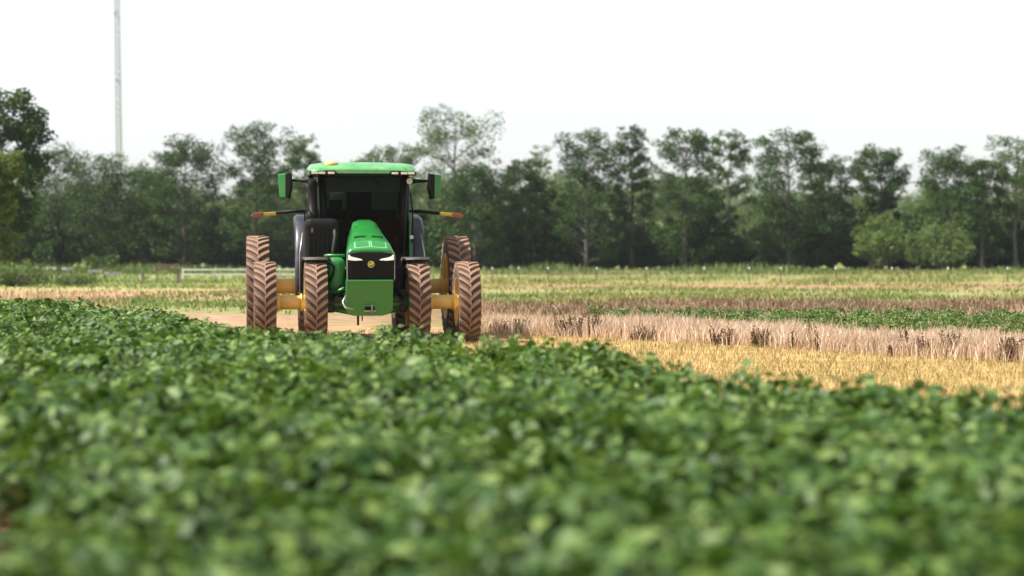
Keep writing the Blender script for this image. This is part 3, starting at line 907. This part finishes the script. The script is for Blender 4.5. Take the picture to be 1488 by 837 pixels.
FR, RR = 0.775, 1.03
for sx in (-1, 1):
    wheel(sx * 0.965, 0, FR, 0.42, 28, 0.46, sx)
    wheel(sx * 1.915, 0, FR, 0.42, 28, 0.46, -sx)
    wheel(sx * 0.97, 3.05, RR, 0.46, 32, 0.66, sx)
    wheel(sx * 2.03, 3.05, RR, 0.46, 32, 0.66, -sx)
    # yellow spacer tubes with flanges
    s = MB()
    def tubex(mb, xa, xb, y, z, r_):
        mb.tube([(xa, y, z), (xb, y, z)], r_, 28)
    tubex(s, sx * 1.04, sx * 1.86, 0, FR, 0.135)
    tubex(s, sx * 1.64, sx * 1.70, 0, FR, 0.165)
    tubex(s, sx * 1.215, sx * 1.25, 0, FR, 0.165)
    s.build('axle_spacer', M['yellow'], TR_)
    s = MB()
    tubex(s, sx * 1.05, sx * 1.98, 3.05, RR, 0.15)
    tubex(s, sx * 1.24, sx * 1.29, 3.05, RR, 0.2)
    tubex(s, sx * 1.70, sx * 1.76, 3.05, RR, 0.2)
    s.build('axle_spacer', M['yellow'], TR_)

# chassis
c = MB()
c.box((0, 0.9, 0.86), (0.50, 3.3, 0.46), 0.04)
c.box((0, 2.6, 1.0), (0.72, 1.6, 0.75), 0.06)
c.box((0, 0.4, 1.3), (0.56, 2.2, 0.6), 0.05)
c.build('chassis', M['iron'], TR_)
ax = MB()
ax.tube([(-0.95, 0, FR), (-0.62, 0, FR), (-0.35, 0, FR - .02), (0, 0, FR - .04), (0.35, 0, FR - .02), (0.62, 0, FR), (0.95, 0, FR)], [0.17, 0.15, 0.12, 0.2, 0.12, 0.15, 0.17], 16)
ax.box((0, 0.1, 0.72), (0.5, 0.5, 0.3), 0.05)
ax.build('front_axle', M['green_dk'], TR_)
ra = MB()
ra.tube([(-0.95, 3.05, RR), (-0.5, 3.05, RR), (0, 3.05, RR), (0.5, 3.05, RR), (0.95, 3.05, RR)], [0.16, 0.2, 0.34, 0.2, 0.16], 16)
ra.build('rear_axle', M['green_dk'], TR_)
# steering cylinders, hoses and knuckles between axle and wheels
for sx in (-1, 1):
    MB().tube([(sx * 0.2, -0.24, 0.80), (sx * 0.46, -0.24, 0.80), (sx * 0.47, -0.24, 0.80), (sx * 0.70, -0.22, 0.78)], [0.045, 0.045, 0.022, 0.022], 10).build('steering_cylinder', M['steel'], TR_)
    kn = MB()
    kn.box((sx * 0.68, 0, 0.80), (0.16, 0.30, 0.44), 0.04); kn.box((sx * 0.60, 0.02, 0.98), (0.14, 0.2, 0.12), 0.03)
    kn.build('steering_knuckle', M['iron'], TR_)
    for k in range(3):
        y0 = -0.20 + 0.08 * k
        MB().tube([(sx * 0.36, y0, 1.05 - .08 * k), (sx * 0.50, y0 - .05, 1.10 - .10 * k), (sx * 0.60, y0 - .02, 0.96 - .06 * k), (sx * 0.68, y0, 0.86 - .04 * k)], 0.017, 6).build('hose', M['black'], TR_)
    # suspension arm
    MB().tube([(sx * 0.28, -0.15, 0.58), (sx * 0.50, -0.12, 0.62), (sx * 0.70, -0.05, 0.66)], [0.05, 0.045, 0.05], 8).build('suspension_arm', M['green_dk'], TR_)
    # suspension cylinder
    MB().tube([(sx * 0.42, 0.05, 0.72), (sx * 0.40, 0.05, 1.0), (sx * 0.40, 0.05, 1.01), (sx * 0.36, 0.05, 1.24)], [0.055, 0.055, 0.03, 0.03], 10).build('suspension_cylinder', M['steel'], TR_)

# front weight block (green) with hitch
fw = MB()
prof = [(-0.425, 1.215), (0.425, 1.215), (0.43, 0.66), (0.36, 0.58), (0.24, 0.545), (-0.30, 0.545), (-0.40, 0.58), (-0.435, 0.70)]
fw.loft([[(a, -1.13 + (1.215 - b_) * 0.28, b_) for a, b_ in prof], [(a, -0.62, b_) for a, b_ in prof]], True, True, False)
wt = fw.build('front_weight', M['green_dk'], TR_)
MB().box((0, -1.115, 1.195), (0.86, 0.05, 0.035), 0.012).build('top_lip', M['green'], wt)
MB().box((0.0, -1.00, 0.735), (0.20, 0.05, 0.035), 0.01).build('hitch_lip', M['green'], wt)
MB().box((0.0, -0.985, 0.635), (0.22, 0.06, 0.03), 0.01).build('hitch_lip', M['steel'], wt)
MB().box((0.0, -0.985, 0.685), (0.18, 0.02, 0.07), 0.005).build('hitch_mouth', M['grille'], wt)
MB().tube([(0.04, -1.02, 0.60), (0.04, -1.02, 0.78)], 0.016, 8).build('hitch_pin', M['steel'], wt)
MB().tube([(-0.20, -0.7, 0.56), (-0.20, -0.7, 0.36)], 0.022, 8).build('hanging_rod', M['iron'], TR_)
MB().tube([(-0.12, -0.65, 0.55), (-0.12, -0.65, 0.44)], 0.012, 8).build('hanging_rod', M['iron'], TR_)
MB().tube([(-0.44, -1.0, 0.92), (-0.50, -1.05, 0.80), (-0.46, -1.12, 0.70), (-0.30, -1.15, 0.67)], 0.02, 8).build('hose', M['steel'], TR_)
MB().tube([(-0.75, -0.2, 0.98), (-0.58, -0.4, 0.98), (-0.44, -0.55, 1.06)], 0.03, 8).build('step_rail', M['green'], TR_)

# hood
def hood_sec(y, wl, wt_, zt, zs, zb, crown):
    """half widths: wl at the shoulder, wt_ at the top; returns ring"""
    p = []
    p += [(-wl, y, zb), (-wl * 1.02, y, (zb + zs) / 2), (-wl, y, zs), (-wl * .94, y, zs + (zt - zs) * .35), (-(wl * .15 + wt_ * .85), y, zs + (zt - zs) * .72), (-wt_ * .92, y, zt - (zt - zs) * .06), (-wt_ * .5, y, zt + crown * .7), (0, y, zt + crown)]
    p += [(-a, yy_, zz) for a, yy_, zz in reversed(p[:-1])]
    return p
hood_secs = [hood_sec(-1.03, 0.432, 0.37, 1.755, 1.70, 1.22, 0.012),
             hood_sec(-0.99, 0.438, 0.38, 1.80, 1.71, 1.20, 0.014),
             hood_sec(-0.70, 0.432, 0.37, 1.90, 1.76, 1.18, 0.02),
             hood_sec(-0.35, 0.412, 0.345, 2.00, 1.80, 1.18, 0.02),
             hood_sec(0.10, 0.385, 0.30, 2.12, 1.82, 1.18, 0.02),
             hood_sec(0.60, 0.362, 0.265, 2.24, 1.81, 1.18, 0.02),
             hood_sec(1.05, 0.345, 0.245, 2.33, 1.80, 1.18, 0.02),
             hood_sec(1.25, 0.335, 0.22, 2.35, 1.80, 1.18, 0.02)]
hd = MB(); hd.loft(hood_secs, True, True, True)
hood = hd.build('hood', M['green'], TR_, (0.02, 0, 0))
mod = hood.modifiers.new('edge', 'EDGE_SPLIT'); mod.split_angle = R(50)
# black nose with grille
ns = MB()
ns.prism([(-0.425, 1.225), (0.425, 1.225), (0.43, 1.66), (0.40, 1.70), (0.2, 1.725), (-0.2, 1.725), (-0.40, 1.70), (-0.43, 1.66)], 'y', -1.085, -0.98, 0.02)
nose = ns.build('nose_grille', M['grille'], TR_, (0.02, 0, 0))
for k in range(13):
    z = 1.26 + k * 0.026
    MB().box((0, -1.088, z), (0.70, 0.012, 0.008)).build('grille_bar', M['black'], nose)
for sx in (-1, 1):
    hl = MB()
    poly = [(sx * 0.415, 1.685), (sx * 0.425, 1.58), (sx * 0.30, 1.565), (sx * 0.15, 1.575), (sx * 0.19, 1.60), (sx * 0.36, 1.635)]
    if sx < 0: poly = poly[::-1]
    hl.prism(poly, 'y', -1.105, -1.06, 0.006)
    hl.build('headlight', M['lens'], TR_, (0.02, 0, 0))
    # chrome-green side edge of the nose
    MB().box((sx * 0.437, -1.05, 1.45), (0.014, 0.08, 0.46), 0.005).build('nose_trim', M['steel'], nose)
# emblem: rounded badge with a leaping animal outline
eb = MB()
eb.tube([(0, -1.080, 1.50), (0, -1.098, 1.50)], 0.062, 24)
emb = eb.build('emblem', M['emblem'], TR_, (0.02, 0, 0))
MB().tube([(0, -1.09, 1.50), (0, -1.102, 1.50)], 0.051, 24).build('emblem_field', M['green_dk'], emb)
deer = [(-0.042, 1.475), (-0.03, 1.505), (-0.012, 1.510), (0.008, 1.518), (0.016, 1.535), (0.03, 1.54), (0.044, 1.524), (0.03, 1.52), (0.022, 1.502), (0.034, 1.49), (0.020, 1.482), (0.012, 1.492), (-0.014, 1.492), (-0.026, 1.478)]
MB().prism(deer, 'y', -1.108, -1.10).build('leaping_deer', M['emblem'], emb)
# hood top vents and panels, lying on the slope
def on_hood(y):
    ys = [s_[0][1] for s_ in hood_secs]; zs = [s_[7][2] for s_ in hood_secs]
    return float(np.interp(y, ys, zs))
def hood_patch(x0, x1, ya, yb, lift, mat, name, thick=0.01, parent=None):
    b_ = MB()
    za, zb = on_hood(ya) + lift, on_hood(yb) + lift
    def dz(x): return -0.03 * (abs(x) / 0.37) ** 2 - 0.004
    v = []
    for x, y, z in [(x0, ya, za), (x1, ya, za), (x1, yb, zb), (x0, yb, zb)]:
        v.append((x, y, z + dz(x)))
    b_.loft([[(p[0], p[1], p[2] - thick) for p in v], v], True, True, False)
    return b_.build(name, mat, hood)
M['panel'] = plain('vent_screen', (0.012, 0.13, 0.03), 0.6)
M['frame_l'] = plain('vent_frame', (0.16, 0.42, 0.17), 0.3, coat=0.3)
for x0, x1 in ((-0.275, -0.03), (0.03, 0.275)):
    fr = hood_patch(x0 - .022, x1 + .022, -0.985, -0.68, 0.012, M['frame_l'], 'vent_frame')
    hood_patch(x0, x1, -0.955, -0.71, 0.018, M['panel'], 'vent_screen')
for sx in (-1, 1):
    xa, xb = sorted((sx * 0.31, sx * 0.375))
    hood_patch(xa, xb, -0.94, -0.74, 0.010, M['panel'], 'vent_screen')
for x0, x1 in ((-0.27, -0.06), (0.06, 0.27)):
    hood_patch(x0, x1, -0.40, -0.30, 0.010, M['grille'], 'air_slot')

for ya in (-0.60, 0.45):
    hood_patch(-0.30 if ya < 0 else -0.24, 0.30 if ya < 0 else 0.24, ya, ya + 0.012, 0.004, M['grille'], 'panel_seam', 0.006)
# front fenders over the inner wheels
for sx in (-1, 1):
    fe = MB(); secs = []
    for a in np.linspace(R(70), R(165), 13):
        rr = FR + 0.085
        y = -rr * math.cos(a); z = FR + rr * math.sin(a)
        tx = 0.012
        ny, nz_ = -math.cos(a), math.sin(a)
        w_ = 0.27 * (1 - 0.25 * (abs(a - R(117)) / R(48)) ** 4)
        cx = sx * 0.955
        secs.append([(cx - w_, y - ny * .05, z - nz_ * .05), (cx - w_ * .93, y, z), (cx + w_ * .93, y, z), (cx + w_, y - ny * .05, z - nz_ * .05), (cx + w_ * .9, y - ny * tx, z - nz_ * tx), (cx - w_ * .9, y - ny * tx, z - nz_ * tx)])
    fe.loft(secs)
    fo = fe.build('front_fender', M['black_dusty'], TR_)
    MB().tube([(sx * 0.70, 0.05, FR + .85), (sx * 0.66, 0.02, FR + .75), (sx * 0.66, 0.0, 0.95)], 0.03, 8).build('fender_bracket', M['iron'], fo)
# green tank with a rail between hood and left wheel
tk = MB(); tk.box((-0.58, 0.25, 1.30), (0.34, 0.75, 0.66), 0.12, seg=4)
tank = tk.build('side_tank', M['green'], TR_)
MB().tube([(-0.42, -0.18, 1.66), (-0.74, -0.18, 1.66), (-0.76, -0.1, 1.66), (-0.76, 0.6, 1.66)], 0.03, 8).build('tank_rail', M['green'], tank)
MB().tube([(-0.70, -0.16, 1.52), (-0.62, -0.17, 1.45), (-0.64, -0.17, 1.30), (-0.70, -0.14, 1.18)], 0.024, 6).build('hose', M['black'], tank)
bx = MB(); bx.box((0.58, 0.35, 1.22), (0.30, 0.9, 0.5), 0.06)
bx.build('battery_box', M['black'], TR_)

# aftertreatment housing and exhaust on the image-left side
at = MB(); at.box((-0.82, 1.15, 1.92), (0.66, 0.85, 0.92), 0.12, seg=3)
hs_ = at.build('exhaust_housing', M['black'], TR_)
MB().box((-1.0, 0.735, 2.15), (0.05, 0.02, 0.10), 0.005).build('reflector', M['worklight'], hs_)
for k in range(6):
    MB().box((-1.04 + 0.085 * k, 0.722, 1.82), (0.03, 0.02, 0.52), 0.006).build('heat_shield_rib', M['black'], hs_)
MB().box((-0.82, 0.722, 2.20), (0.60, 0.012, 0.02), 0.003).build('panel_seam', M['grille'], hs_)
MB().tube([(-0.60, 0.70, 1.55), (-0.60, 0.66, 1.75), (-0.56, 0.68, 2.05), (-0.58, 0.80, 2.22)], 0.035, 10).build('intake_pipe', M['iron'], hs_)
ex = MB(); ex.tube([(-0.97, 1.30, 2.30), (-0.97, 1.30, 2.50), (-0.97, 1.30, 2.52), (-0.97, 1.30, 3.02), (-0.98, 1.25, 3.14)], [0.13, 0.13, 0.095, 0.09, 0.085], 18)
ex.build('exhaust_stack', M['black'], TR_)
MB().tube([(-1.12, 0.95, 2.2), (-1.14, 0.9, 2.5), (-1.06, 0.9, 2.56), (-1.0, 0.95, 2.45)], 0.016, 6).build('grab_rail', M['black'], TR_)
# fuel tanks and steps below the cab
for sx in (-1, 1):
    ft = MB(); ft.box((sx * 0.80, 1.75, 1.10), (0.56, 1.1, 0.85), 0.12, seg=3)
    ft.build('fuel_tank', M['black'], TR_)
    for k in range(3):
        MB().box((sx * 1.14, 1.45, 0.62 + 0.30 * k), (0.22, 0.30, 0.03), 0.008).build('step', M['iron'], TR_)
    MB().tube([(sx * 1.22, 1.30, 0.55), (sx * 1.22, 1.30, 1.7), (sx * 1.16, 1.45, 2.1)], 0.016, 6).build('step_rail', M['steel'], TR_)

# cab: pillars, sills, glass, interior
cb = MB()
cb.box((0, 2.30, 1.62), (1.70, 1.75, 0.30), 0.05)
cab = cb.build('cab_floor', M['black'], TR_)
A = {}
ztop = 3.25
def pillar(x0, y0, x1, y1, r_, z0=1.72):
    MB().tube([(x0, y0, z0), ((x0 + x1) / 2 * 1.01, (y0 + y1) / 2, (z0 + ztop) / 2), (x1, y1, ztop)], r_, 8).build('pillar', M['black'], TR_)
pillar(-0.72, 1.45, -0.80, 1.42, 0.075); pillar(0.78, 1.45, 0.84, 1.42, 0.065)
pillar(-0.92, 2.35, -0.98, 2.3, 0.06); pillar(0.92, 2.35, 0.95, 2.3, 0.06)
pillar(-0.84, 3.12, -0.88, 3.05, 0.06); pillar(0.84, 3.12, 0.88, 3.05, 0.06)
def pane(name, pts, th):
    pts = [Vector(p) for p in pts]
    nrm = (pts[1] - pts[0]).cross(pts[2] - pts[0]).normalized() * th
    MB().loft([[tuple(p) for p in pts], [tuple(p + nrm) for p in pts]], True, True, False).build(name, M['glass'], TR_)
pane('windshield', [(-0.71, 1.42, 1.76), (0.77, 1.42, 1.76), (0.80, 1.39, 3.22), (-0.77, 1.39, 3.22)], 0.008)
for sx in (-1, 1):
    pane('side_window', [(sx * 0.80, 1.52, 1.78), (sx * 0.92, 2.28, 1.78), (sx * 0.96, 2.25, 3.2), (sx * 0.84, 1.48, 3.2)], 0.006)
    pane('side_window', [(sx * 0.93, 2.42, 1.9), (sx * 0.85, 3.06, 1.9), (sx * 0.88, 3.0, 3.2), (sx * 0.96, 2.36, 3.2)], 0.006)
rw = MB(); rw.box((0, 3.10, 2.15), (1.6, 0.10, 0.9), 0.03); rw.build('rear_panel', M['black'], TR_)
pane('rear_window', [(-0.80, 3.10, 2.6), (0.80, 3.10, 2.6), (0.82, 3.08, 3.2), (-0.82, 3.08, 3.2)], 0.006)
hl_ = MB(); hl_.box((0, 2.25, 3.215), (1.62, 1.6, 0.03), 0.01); hl_.build('headliner', M['seat'], TR_)
MB().box((0, 1.47, 3.06), (1.5, 0.03, 0.30), 0.01).build('sky_reflection_visor', plain('visor_reflection_grey', (0.30, 0.30, 0.31), 0.7), TR_)  # visor grey paints the sky reflection across the top of the windshield
st = MB(); st.box((0.02, 2.55, 2.2), (0.56, 0.5, 0.16), 0.06); st.box((0.02, 2.80, 2.62), (0.52, 0.16, 0.80), 0.07)
seat = st.build('seat', M['seat'], TR_)
MB().box((0.02, 2.82, 3.04), (0.30, 0.11, 0.16), 0.04).build('headrest', M['seat'], seat)
sw = MB()
sw.tube([(0.02, 1.75, 1.75), (0.02, 1.95, 2.40)], 0.05, 8)
col_ = sw.build('steering_column', M['black'], TR_)
swm = MB()
ring = [(0.02 + 0.2 * math.cos(a), 1.97 - 0.06 * math.sin(a), 2.42 + 0.19 * math.sin(a)) for a in np.linspace(0, 2 * PI, 25)]
swm.tube(ring, 0.016, 6, False); swm.tube([(-0.18, 1.97, 2.42), (0.22, 1.97, 2.42)], 0.014, 6)
swm.build('steering_wheel', M['black'], col_)
MB().box((-0.42, 2.35, 2.2), (0.28, 0.7, 0.35), 0.06).build('armrest_console', M['seat'], TR_)
MB().box((-0.50, 1.85, 2.66), (0.26, 0.05, 0.2), 0.02).build('display', M['black'], TR_)

# wiper
MB().tube([(0.20, 1.37, 3.22), (0.36, 1.36, 3.02)], 0.012, 6).build('wiper', M['black'], TR_)

# roof
rf = MB()
def roof_sec(y, w_, zt, zb, cr=0.0):
    p = [(-w_ * .97, y, zb), (-w_, y, zb + (zt - zb) * .45), (-w_ * .95, y, zt - .03), (-w_ * .78, y, zt), (-w_ * .4, y, zt + cr * .8), (0, y, zt + cr)]
    return p + [(-a, b_, c_) for a, b_, c_ in reversed(p[:-1])]
rf.loft([roof_sec(1.02, 0.94, 3.32, 3.26, 0.01), roof_sec(1.07, 1.01, 3.37, 3.25, 0.015), roof_sec(1.42, 1.06, 3.475, 3.25, 0.02), roof_sec(2.2, 1.07, 3.48, 3.25, 0.03),
         roof_sec(3.0, 1.05, 3.46, 3.25, 0.03), roof_sec(3.25, 0.98, 3.36, 3.26, 0.02)])
roof = rf.build('roof', M['green_roof'], TR_)
mod = roof.modifiers.new('edge', 'EDGE_SPLIT'); mod.split_angle = R(45)
MB().box((0, 1.10, 3.225), (1.30, 0.14, 0.05), 0.015).build('roof_visor_underside', M['black'], roof)
for sx in (-1, 1):
    pod = MB(); pod.prism([(sx * 0.48, 3.235), (sx * 1.02, 3.22), (sx * 1.05, 3.29), (sx * 0.55, 3.315)][::sx], 'y', 0.985, 1.10, 0.012)
    po = pod.build('light_pod', M['black'], roof)
    for xx in (0.62, 0.80, 0.94):
        MB().box((sx * xx, 0.98, 3.262), (0.13, 0.02, 0.045), 0.008).build('work_light', M['worklight'], po)
gp = MB(); gp.tube([(-0.60, 1.36, 3.40), (-0.60, 1.36, 3.455), (-0.60, 1.36, 3.48), (-0.60, 1.36, 3.49)], [0.15, 0.15, 0.12, 0.04], 20)
gp.build('gps_receiver', M['amber'], roof)

# mirrors
for sx, xa in ((-1, -1.485), (1, 1.435)):
    mh = MB()
    tilt_ = R(3.5) * sx
    rot = Matrix.Rotation(tilt_, 4, 'Y') @ Matrix.Rotation(R(18) * sx, 4, 'Z')
    poly = [(-0.125 * -sx, 0.24), (-0.12 * -sx, -0.22), (0.06 * -sx, -0.25), (0.12 * -sx, -0.05), (0.12 * -sx, 0.24)]
    mh.prism(poly if sx > 0 else poly[::-1], 'y', -0.09, 0.02, 0.02)
    mo = mh.build('mirror', M['green'], TR_, (xa, 1.62, 3.03)); mo.rotation_euler = rot.to_euler()
    MB().prism([(0.03 * -sx, 0.235), (0.0 * -sx, -0.24), (0.065 * -sx, -0.262), (0.132 * -sx, -0.05), (0.132 * -sx, 0.245)][::sx], 'y', -0.10, 0.03, 0.01).build('mirror_bezel', M['black'], mo)
    MB().box((0, 0.026, 0), (0.19, 0.008, 0.40), 0.003).build('mirror_glass', M['mirror'], mo)
    MB().tube([(sx * 0.86, 1.45, 3.10), (sx * 1.06, 1.52, 3.13), (xa - sx * 0.10, 1.60, 3.14)], [0.055, 0.045, 0.022], 8).build('mirror_arm', M['black'], TR_)
# lamps on the cab uprights
for sx in (-1, 1):
    MB().tube([(sx * 0.93, 1.40, 3.12), (sx * 0.93, 1.32, 3.12)], [0.05, 0.06], 12).build('work_light', M['worklight'], TR_)
    MB().tube([(sx * 0.97, 1.36, 2.02), (sx * 0.97, 1.30, 2.02)], 0.04, 12).build('work_light', M['worklight'], TR_)
    MB().tube([(sx * 0.98, 1.40, 1.9), (sx * 1.0, 1.38, 2.5), (sx * 0.95, 1.40, 2.9)], 0.016, 6).build('grab_rail', M['black'], TR_)
    # warning-lamp arms
    MB().tube([(sx * 0.92, 2.75, 2.54), (sx * 1.2, 2.74, 2.56), (sx * 1.66, 2.74, 2.52)], [0.045, 0.04, 0.035], 8).build('lamp_arm', M['black'], TR_)
    MB().box((sx * 1.79, 2.74, 2.495), (0.27, 0.05, 0.075), 0.012, Matrix.Rotation(R(4) * sx, 4, 'Y')).build('amber_band', M['amber'], TR_)
    wl = MB(); wl.prism([(sx * 1.92, 2.535), (sx * 2.12, 2.51), (sx * 2.17, 2.45), (sx * 2.10, 2.42), (sx * 1.93, 2.44)][::-sx], 'y', 2.70, 2.78, 0.012)
    wl.build('warning_lamp', M['orange'], TR_)
# rear fenders
for sx in (-1, 1):
    rfm = MB(); secs = []
    for a in np.linspace(R(-5), R(140), 16):
        rr = 1.20 + 0.26 * max(0, math.sin(a)) ** 2
        y = 3.05 - rr * math.cos(a) * 0.98; z = RR + rr * math.sin(a)
        x0, x1 = sx * 0.84, sx * 1.30
        secs.append([(x0, y, z), (x1 - sx * .06, y, z), (x1, y, z - .05 if a > .3 else z), (x1, y + 0.05 * math.cos(a), z - 0.12 * math.sin(a)), (x1 - sx * .03, y + 0.05 * math.cos(a), z - 0.10), (x0, y + 0.03 * math.cos(a), z - 0.03)])
    rfm.loft(secs)
    fo = rfm.build('rear_fender', M['navy'], TR_)
    # green inner fender panel beside the cab
    MB().prism([(1.75, 1.55), (1.80, 2.35), (2.1, 2.52), (3.0, 2.48), (3.4, 1.8), (2.4, 1.5)], 'x', sx * 0.955, sx * 1.03, 0.01).build('fender_panel', M['green_dk'], fo)

# ------------------------------------------------------------------ haze
hm = bpy.data.materials.new('summer_haze'); hm.use_nodes = True
t = hm.node_tree
t.nodes.remove(t.nodes['Principled BSDF'])
pv = t.nodes.new('ShaderNodeVolumePrincipled')
pv.inputs['Color'].default_value = (0.92, 0.95, 1.0, 1)
pv.inputs['Density'].default_value = 0.00012
pv.inputs['Anisotropy'].default_value = 0.3
t.links.new(pv.outputs[0], t.nodes['Material Output'].inputs['Volume'])
hzb = MB().box((0, 860, 68.5), (1900, 1960, 139)).build('haze', hm)
tag(hzb, 'thin summer haze over the fields', 'haze', kind='stuff')
